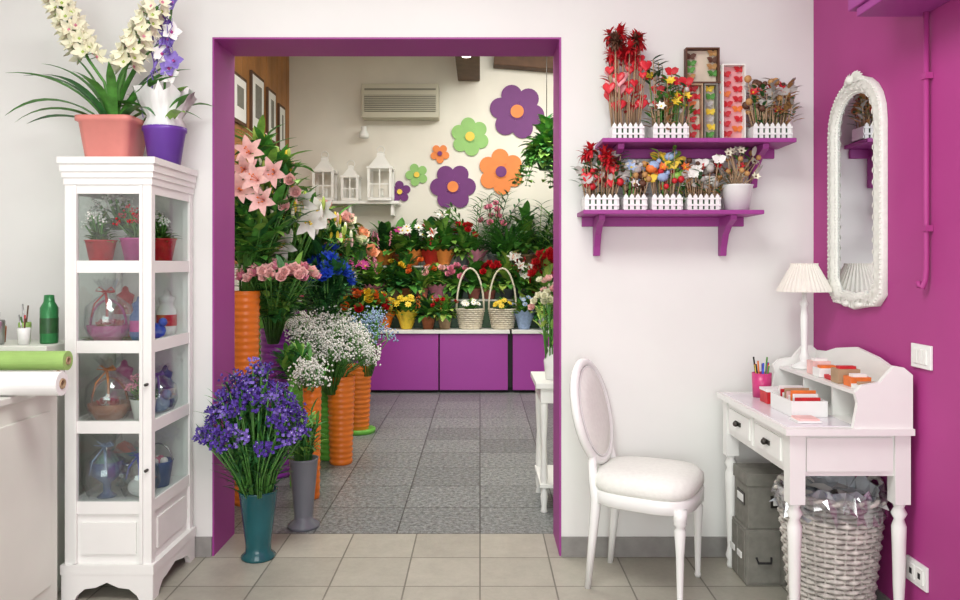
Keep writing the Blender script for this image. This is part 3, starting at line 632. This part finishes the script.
fence(.79,y,zl,.13,picks=[('bird',orangeP,2,.12,.22),('bird',greens[2],4,.12,.25),('bird',lblueP,4,.12,.25),('ball',redP,6,.1,.18),('butter',yelP,5,.12,.25),('leaf',greens[2],6,.1,.28),('fl',orangeP,4,.1,.2)])
fence(.945,y,zl,.14,picks=[('ball',silverp,8,.1,.22),('fl',redP,6,.1,.22),('butter',whiteP,6,.12,.22),('ball',brownp,7,.1,.22),('leaf',gold,8,.08,.22),('leaf',greens[1],5,.08,.2)])
b=MB(); bx=1.10
b.lathe([(.001,0),(.05,0),(.066,.105),(.07,.11),(.062,.11),(.001,.09)],(bx,y,zl),white_gl,24,caps=False)
for k in range(48):
    tx,ty,tz=bx+U(-.09,.09),y+U(-.05,.05),zl+U(.14,.26); b.tube([(bx+U(-.03,.03),y,zl+.09),(tx,ty,tz)],.002,kraft,4)
    random.choice([lambda:b.sph((tx,ty,tz),.012,gold,8,5),lambda:b.leaf((tx,ty,tz),rd(.8),UP,.06,.02,silverp,.5,3),lambda:b.flower((tx,ty,tz),(0,-1,.5),6,.022,.014,1.1,.1,random.choice([redP,creamP]),brownp,.006,seg=2),lambda:b.leaf((tx,ty,tz),rd(.8),UP,.06,.02,stemg,.5,3)])()
b.ob('bucket_of_floral_picks')
def dbox(name,xa,xb,z0,z1,yb,frame,items,mat,bk=None):
    b=MB(); y0=yb-.04
    b.box(xa,xb,yb-.004,yb,z0,z1,bk or cream)
    for q in ((xa,xa+.006,z0,z1),(xb-.006,xb,z0,z1),(xa+.006,xb-.006,z0,z0+.006),(xa+.006,xb-.006,z1-.006,z1)): b.box(q[0],q[1],y0,yb-.004,q[2],q[3],frame)
    for k in range(items):
        xx=xa+.02+(xb-xa-.04)*((k%2)*.9+.05)+U(-.006,.006); zz=z0+.03+(z1-z0-.05)*k/max(1,items-1)
        m=random.choice(mat)
        for s in (-1,1): b.leaf((xx,yb-.012,zz),(s,-.2,.5),(0,-1,0),.028,.02,m,.2,3); b.leaf((xx,yb-.012,zz),(s,-.2,-.5),(0,-1,0),.02,.014,m,.2,2)
    b.ob(name)
tanb=M('tan_box','#d6c8b2',.6,.1)
dbox('butterfly_display_box',.885,1.030,2.072,2.225,3.35,brownp,8,[greens[0],brownp,gold],tanb); dbox('butterfly_display_box',.895,.958,zu+.001,2.07,3.35,kraft,7,[redP,orangeP,yelP],tanb); dbox('butterfly_display_box',.964,1.022,zu+.001,2.07,3.35,boxgrey,7,[yelP,silverp,greens[0]],tanb)
dbox('red_butterfly_display_box',1.035,1.135,zu+.001,2.15,3.33,cream,14,[redP,redP,orangeP],hpink)
# ---------- mirror
b=MB(); my,hw,zb,zt=3.01,.195,1.15,2.0
def outl(k,n=12):
    w=hw+k; pts=[]; za=zt-.18
    pts.append((my-w+.05,zb-k*.6)); pts.append((my-.08,zb-k)); pts.append((my,zb-k-.012)); pts.append((my+.08,zb-k)); pts.append((my+w-.05,zb-k*.6)); pts.append((my+w,zb-k+.05))
    for z in (1.35,1.5,1.65): pts.append((my+w,z))
    for i in range(n+1):
        a=math.pi*i/n; pts.append((my+w*math.cos(a),za+(.18+k)*math.sin(a)**.9 if math.sin(a)>0 else za))
    for z in (1.65,1.5,1.35): pts.append((my-w,z))
    pts.append((my-w,zb-k+.05)); return pts
X0=RX-.001
mo=M('carved_white_frame','#ecebe4',.45,.05,60)
def oring(x,k): return [(x,a,c) for a,c in outl(k)]
b.loft([oring(X0,.020),oring(X0-.018,.022),oring(X0-.028,.012),oring(X0-.024,.002),oring(X0-.032,-.012),oring(X0-.032,-.022),oring(X0-.02,-.034),oring(X0-.014,-.042),oring(X0-.01,-.044)],mo,caps=False)
pts=oring(X0-.012,-.041); b.add(pts,[tuple(range(len(pts)))],mirror_m)
def trail(k,step,fn):
    o=outl(k); N=len(o); c=0
    for i in range(N):
        p,q=V((0,*o[i])),V((0,*o[(i+1)%N])); L=(q-p).length; m=max(1,int(round(L/step))); t=(q-p).normalized()
        for j in range(m): fn(p.lerp(q,j/m),t,c); c+=1
trail(-.036,.013,lambda r,t,c: b.octa((X0-.019,r.y,r.z),.005,mo))
trail(.012,.018,lambda r,t,c: b.sph((X0-.024,r.y,r.z),.0065,mo,6,4))
def carve(r,t,c):
    nn=V((0,-t.z,t.y))
    b.leaf((X0-.033,r.y,r.z),t+nn*(.6 if c%2 else -.6),(-1,0,0),.026,.011,mo,.2,3,.4)
trail(-.014,.022,carve)
for s in (-1,1):
    for k in range(5): b.leaf((X0-.03,my+s*.01,zt+.01),(0,s*math.cos(.1+k*.33),math.sin(.1+k*.33)*.6-.1),(-1,0,0),.075-.010*k,.024,mo,.4,4)
b.sph((X0-.034,my,zt+.012),.018,mo,8,6)
for s in (-1,1): b.sph((X0-.026,my+s*.05,zb-.012),.014,mo,8,6,(1,2,1))
b.ob('ornate_wall_mirror')
# ---------- right wall fittings
b=MB(); b.box(1.25,RX-.001,1.9,2.62,2.15,2.6,purple_tr); b.box(1.26,RX-.001,1.95,2.58,2.12,2.15,purple_tr); b.ob('wall_cabinet_purple',.004)
b=MB(); b.tube([(1.465,2.53,2.12),(1.465,2.53,1.28),(1.462,2.53,1.24),(1.455,2.535,1.215),(1.45,2.545,1.22),(1.45,2.55,1.235)],.009,magenta,8)
for z in (1.4,1.9): b.box(1.454,1.479,2.514,2.546,z,z+.02,magenta)
b.ob('wall_conduit')
b=MB(); b.box(RX-.01,RX-.001,2.515,2.63,.945,1.025,white_gl)
for k in range(3): b.box(RX-.014,RX-.009,2.535+k*.026,2.558+k*.026,.96,1.01,white_paint)
b.ob('light_switch',.002)
b=MB(); b.box(RX-.01,RX-.001,2.54,2.66,.21,.29,white_gl)
for k in range(2): b.box(RX-.014,RX-.009,2.555+k*.05,2.595+k*.05,.225,.275,white_paint); b.box(RX-.0145,RX-.0135,2.567+k*.05,2.583+k*.05,.24,.26,dark)
b.ob('power_outlet',.002)
# ---------- desk
b=MB(); dx0,dx1,dy0,dy1=1.045,1.455,2.60,3.32
desktop=M('desk_glass_top','#e6e2e8',.15,.06,8)
b.box(dx0-.02,dx1+.002,dy0-.02,dy1+.02,.718,.74,white_paint); b.box(dx0,dx1-.18,dy0+.02,dy1-.02,.7385,.7425,desktop)
b.box(dx0+.012,dx1-.012,dy0+.012,dy1-.012,.575,.719,white_paint)
for k in range(2):
    ya=dy0+.065+k*.31; b.box(dx0+.005,dx0+.016,ya,ya+.28,.592,.705,white_paint); b.box(dx0-.001,dx0+.006,ya+.018,ya+.262,.607,.69,white_paint)
    b.sph((dx0-.012,ya+.14,.648),.012,metal,8,6); b.box(dx0-.006,dx0,ya+.11,ya+.17,.64,.656,metal)
b.box(dx0+.06,dx1-.06,dy0+.004,dy0+.014,.592,.705,white_paint)
leg=[(.014,0),(.018,.012),(.014,.03),(.022,.05),(.016,.075),(.014,.09),(.019,.2),(.022,.34),(.024,.4),(.016,.425),(.026,.445),(.016,.465),(.024,.485)]
for x in (dx0+.027,dx1-.027):
    for yy in (dy0+.027,dy1-.027): b.lathe(leg,(x,yy,0),white_paint,16); b.box(x-.026,x+.026,yy-.026,yy+.026,.48,.7185,white_paint)
def panel_y(ya,yb):
    pts=[(dx1,.739),(dx1,.92),(dx1-.03,.945),(dx1-.06,.95),(dx1-.085,.925),(dx1-.11,.895),(dx1-.17,.885),(dx1-.195,.86),(dx1-.185,.825),(dx1-.2,.739)]
    n=len(pts); v=[(a,ya,c) for a,c in pts]+[(a,yb,c) for a,c in pts]
    b.add(v,[tuple(range(n)),tuple(range(2*n-1,n-1,-1))]+[(i,i+n,(i+1)%n+n,(i+1)%n) for i in range(n)],white_paint)
panel_y(dy0-.01,dy0+.008); panel_y(dy1-.008,dy1+.01)
b.box(dx1-.17,dx1-.012,dy0+.007,dy1-.007,.845,.858,white_paint)
for q in (2.83,3.08): b.box(dx1-.16,dx1-.01,q,q+.01,.739,.846,white_paint)
pts=[(dy0+.007,.739),(dy0+.007,.925),(dy0+.1,.93),(dy0+.2,.955),((dy0+dy1)/2,.975),(dy1-.2,.955),(dy1-.1,.93),(dy1-.007,.925),(dy1-.007,.739)]
n=len(pts); b.add([(dx1-.013,a,c) for a,c in pts]+[(dx1-.001,a,c) for a,c in pts],[tuple(range(n)),tuple(range(2*n-1,n-1,-1))]+[(i,i+n,(i+1)%n+n,(i+1)%n) for i in range(n)],white_paint)
b.ob('writing_desk')
b=MB(); lx,lyy,lz=1.355,3.22,.859
b.lathe([(.001,0),(.05,0),(.052,.01),(.03,.022),(.015,.03),(.02,.05),(.012,.07),(.013,.1),(.016,.22),(.012,.255),(.02,.27),(.01,.285),(.008,.33),(.001,.33)],(lx,lyy,lz),white_gl,24,caps=False)
shade=M('pleated_cream_shade','#eee8de',.8,.03,30); n=72
b.loft([[(lx+(rr+.0018*(-1)**j)*math.cos(2*math.pi*j/n),lyy+(rr+.0018*(-1)**j)*math.sin(2*math.pi*j/n),lz+zz) for j in range(n)] for rr,zz in ((.108,.32),(.106,.33),(.052,.43),(.053,.438))],shade,caps=False,smooth=False)
b.clamp(lambda v:V((min(v.x,1.474),min(v.y,3.41),v.z))); b.ob('table_lamp')
b=MB(); px,py=1.17,3.2
b.lathe([(.001,0),(.036,0),(.04,.1),(.037,.1),(.033,.005),(.001,.004)],(px,py,.743),pinkplastic,24,caps=False)
for k in range(12): 
    a=U(0,6.28); b.tube([(px+.012*math.cos(a),py+.012*math.sin(a),.75),(px+.033*math.cos(a),py+.033*math.sin(a),.743+U(.13,.165))],.0035,[redP,blueP,yelP,greens[0],dark,purpP,orangeP][k%7],6)
b.ob('pencil_cup')
b=MB(); cols=[redP,paperw,orangeP,paperw,lpink,kraft,paperw]
cx,cy=1.19,2.87
b.box(cx-.07,cx+.06,cy-.10,cy+.10,.7435,.75,white_gl)
for q in ((cx-.07,cx-.065,cy-.1,cy+.1),(cx+.055,cx+.06,cy-.1,cy+.1),(cx-.065,cx+.055,cy-.1,cy-.095),(cx-.065,cx+.055,cy+.095,cy+.1)): b.box(*q,.75,.80,white_gl)
for k in range(9): b.box(cx-.05,cx+.04,cy-.085+k*.019,cy-.078+k*.019,.75,.81+.01*(k%3),cols[k%7])
b.ob('card_tray')
b=MB(); b.box(1.13,1.2,3.03,3.11,.7435,.79,redP); b.box(1.128,1.202,3.028,3.112,.79,.8,paperw); b.ob('red_gift_box')
b=MB(); b.box(1.10,1.18,2.66,2.74,.7435,.75,paperw); b.box(1.105,1.175,2.665,2.735,.75,.757,lpink); b.ob('note_pad')
b=MB()
for k in range(6):
    ya=2.64+k*.078; b.box(1.30+.01*(k%2),1.38,ya,ya+.06,.8595,.875+.018*(k%3),[paperw,orangeP,kraft,redP,paperw,lpink][k])
    b.box(1.31+.01*(k%2),1.37,ya+.01,ya+.04,.875+.018*(k%3),.885+.018*(k%3),[kraft,paperw,redP,paperw,orangeP,paperw][k])
b.ob('card_boxes')
b=MB()
for k in range(3): b.box(1.32,1.42,2.66+k*.02,2.67+k*.02,.7435,.83,[paperw,kraft,lpink][k])
b.ob('envelopes')
def gbox(x0,x1,y0,y1,z0,z1,dr):
    b=MB(); b.box(x0,x1,y0,y1,z0,z1-.05 if not dr else z1,boxgrey)
    if not dr: b.box(x0-.006,x1+.004,y0-.006,y1+.006,z1-.05,z1,boxgrey)
    yc=(y0+y1)/2; xc=(x0+x1)/2; zc=z0+(z1-z0)*.42
    if dr:
        for k in range(2):
            ya=y0+.008+k*(y1-y0)/2; b.box(x0-.004,x0+.002,ya,ya+(y1-y0)/2-.016,z0+.01,z1-.01,boxgrey); b.box(x0-.008,x0-.003,ya+.03,ya+.08,zc,zc+.025,paperw)
        for k in range(2):
            xa=x0+.008+k*(x1-x0)/2; b.box(xa,xa+(x1-x0)/2-.016,y0-.004,y0+.002,z0+.01,z1-.01,boxgrey)
            xm=xa+(x1-x0)/4-.01; b.tube([(xm-.03,y0-.004,zc+.02),(xm-.025,y0-.015,zc),(xm+.025,y0-.015,zc),(xm+.03,y0-.004,zc+.02)],.005,dark,6)
    else:
        b.box(xc-.045,xc+.045,y0-.004,y0,zc-.01,zc+.04,metal); b.box(xc-.035,xc+.035,y0-.006,y0-.003,zc,zc+.03,paperw)
        b.box(x0-.004,x0,yc-.045,yc+.045,zc-.01,zc+.04,metal); b.box(x0-.006,x0-.003,yc-.035,yc+.035,zc,zc+.03,paperw)
    b.ob('storage_box',.003)
gbox(1.07,1.36,3.10,3.27,0.001,.225,True); gbox(1.08,1.35,3.105,3.265,.227,.45,False)
b=MB(); wx,wy=1.285,2.83; nr=24
for i in range(nr):
    z=.02+i*.0182; rr=.132+.046*i/nr; N=60
    b.tube([(wx+(rr+.005*math.cos(j*math.pi*.5+i*math.pi))*math.cos(2*math.pi*j/N),wy+(rr+.005*math.cos(j*math.pi*.5+i*math.pi))*math.sin(2*math.pi*j/N),z) for j in range(N)],.0088,wick,4,True)
for j in range(30):
    a=2*math.pi*j/30; b.tube([(wx+.130*math.cos(a),wy+.130*math.sin(a),.005),(wx+.178*math.cos(a),wy+.178*math.sin(a),.46)],.005,wick,4)
b.lathe([(.001,.008),(.122,.008),(.168,.45),(.163,.45),(.117,.02)],(wx,wy,0),wick,30,caps=False)
for ph in (0,math.pi): b.tube([(wx+(.180+.008*math.cos(j*.9+ph))*math.cos(2*math.pi*j/60),wy+(.180+.008*math.cos(j*.9+ph))*math.sin(2*math.pi*j/60),.462+.008*math.sin(j*.9+ph)) for j in range(60)],.009,wick,5,True)
for s in (0,math.pi): b.tube([(wx+.174*math.cos(s+.35*math.cos(a)),wy+.174*math.sin(s+.35*math.cos(a)),.46+.05*math.sin(a)) for a in [math.pi*i/8 for i in range(9)]],.009,wick,6)
film=M('translucent_bag_film','#c9ced4',.12,.2,14,spec=.9)
rings=[]; nn=56
for rr,zz,am in ((.09,.34,.01),(.13,.40,.012),(.15,.45,.012),(.168,.495,.016),(.190,.485,.014),(.197,.44,.012),(.193,.40,.016)):
    rings.append([(wx+(rr+U(-am,am))*math.cos(2*math.pi*j/nn),wy+(rr+U(-am,am))*math.sin(2*math.pi*j/nn),zz+U(-am,am)) for j in range(nn)])
b.loft(rings[:4],film,caps=False,smooth=False); b.loft(rings[3:],plastic_cl,caps=False,smooth=False)
for k in range(60): b.leaf((wx+U(-.1,.1),wy+U(-.1,.1),U(.38,.45)),rd(1.2),UP,.12,.07,random.choice([film,plastic_cl,film,paperw,boxgrey]),.8)
b.clamp(lambda v:V((min(v.x,1.474),v.y,v.z))); b.ob('wicker_waste_basket')
# ---------- chair
b=MB(); b.X=Matrix.Translation((.68,3.12,0))@Matrix.Rotation(math.radians(-27),4,'Z')
def sup(a,bb,z,n=36,p=3.2,cx=0,tap=.0):
    o=[]
    for j in range(n):
        t=2*math.pi*j/n; c,s=math.cos(t),math.sin(t)
        x=a*math.copysign(abs(c)**(2/p),c); y=bb*math.copysign(abs(s)**(2/p),s)*(1+tap*x/a); o.append((cx+x,y,z))
    return o
b.loft([sup(.20,.195,.345,tap=.06),sup(.208,.203,.35,tap=.06),sup(.208,.203,.395,tap=.06),sup(.202,.197,.40,tap=.06)],white_gl)
b.loft([sup(.200,.195,.40,tap=.06),sup(.210,.205,.415,tap=.06),sup(.208,.203,.445,tap=.06),sup(.185,.18,.468,tap=.06),sup(.12,.12,.478),sup(.03,.03,.481)],cream)
cl=[(.011,0),(.014,.01),(.011,.02),(.016,.2),(.022,.29),(.016,.305),(.026,.315),(.024,.325),(.026,.33),(.027,.37)]
for yy in (-.165,.165): b.lathe(cl,(.165,yy,0),white_gl,14)
for yy in (-.145,.145):
    b.tube([(-.205,yy*1.02,0),(-.185,yy,.2),(-.17,yy,.36),(-.185,yy*.95,.43),(-.20,yy*.75,.53)],[.013,.017,.022,.019,.016],white_gl,10)
BC=V((-.235,0,.68)); tilt=.22
def bk(y,z,off):
    return (BC.x-z*math.sin(tilt)+off*math.cos(tilt),y,BC.z+z*math.cos(tilt)+off*math.sin(tilt))
n=44
def el(a,c,off): return [bk(a*math.cos(2*math.pi*j/n),c*math.sin(2*math.pi*j/n),off) for j in range(n)]
b.tube(el(.182,.203,0),.019,white_gl,10,True)
b.loft([el(.04,.05,.03),el(.10,.12,.027),el(.15,.18,.016),el(.168,.193,0),el(.15,.18,-.01),el(.05,.06,-.014)],cream)
b.tube(el(.158,.184,.013),.004,white_gl,6,True)
b.clamp(lambda v:V((v.x,min(v.y,3.404),v.z)))
b.ob('oval_back_chair')

# ---------- lights & world
w=bpy.data.worlds.new('World'); S.world=w; w.use_nodes=True
bg=w.node_tree.nodes['Background']; bg.inputs[0].default_value=(.87,.94,1,1); bg.inputs[1].default_value=1.0
def area(name,loc,rot,sx,sy,pw,col=(1,1,1)):
    l=bpy.data.lights.new(name,'AREA'); l.shape='RECTANGLE'; l.size=sx; l.size_y=sy; l.energy=pw; l.color=col
    o=bpy.data.objects.new(name,l); o.location=loc; o.rotation_euler=rot; S.collection.objects.link(o); return o
area('overhead_fill_front',(-.3,1.5,2.97),(0,0,0),1.4,1.0,57,(.98,1,.97))  # added overhead area light to brighten the front room; no fixture stands for it
area('window_daylight',(-.4,-2.1,1.5),(math.radians(90),0,0),3,2.2,86,(.96,1,.98))
area('overhead_fill_back',(-.6,5.0,3.55),(0,0,0),1.6,1.8,92,(1,.98,.93))  # unseen fill light added under the back room ceiling
area('plant_fill_back',(.5,6.6,3.5),(math.radians(22),0,0),1.6,.9,84,(1,.98,.93))  # extra fill added and tilted at the rear plants to brighten them
cam=bpy.data.cameras.new('camera'); co=bpy.data.objects.new('camera',cam); S.collection.objects.link(co)
co.location=(0,0,1.29); co.rotation_euler=(math.radians(90),0,0); cam.lens=28.9; cam.sensor_width=36; cam.shift_y=-35/960
S.camera=co
S.view_settings.view_transform='Standard'
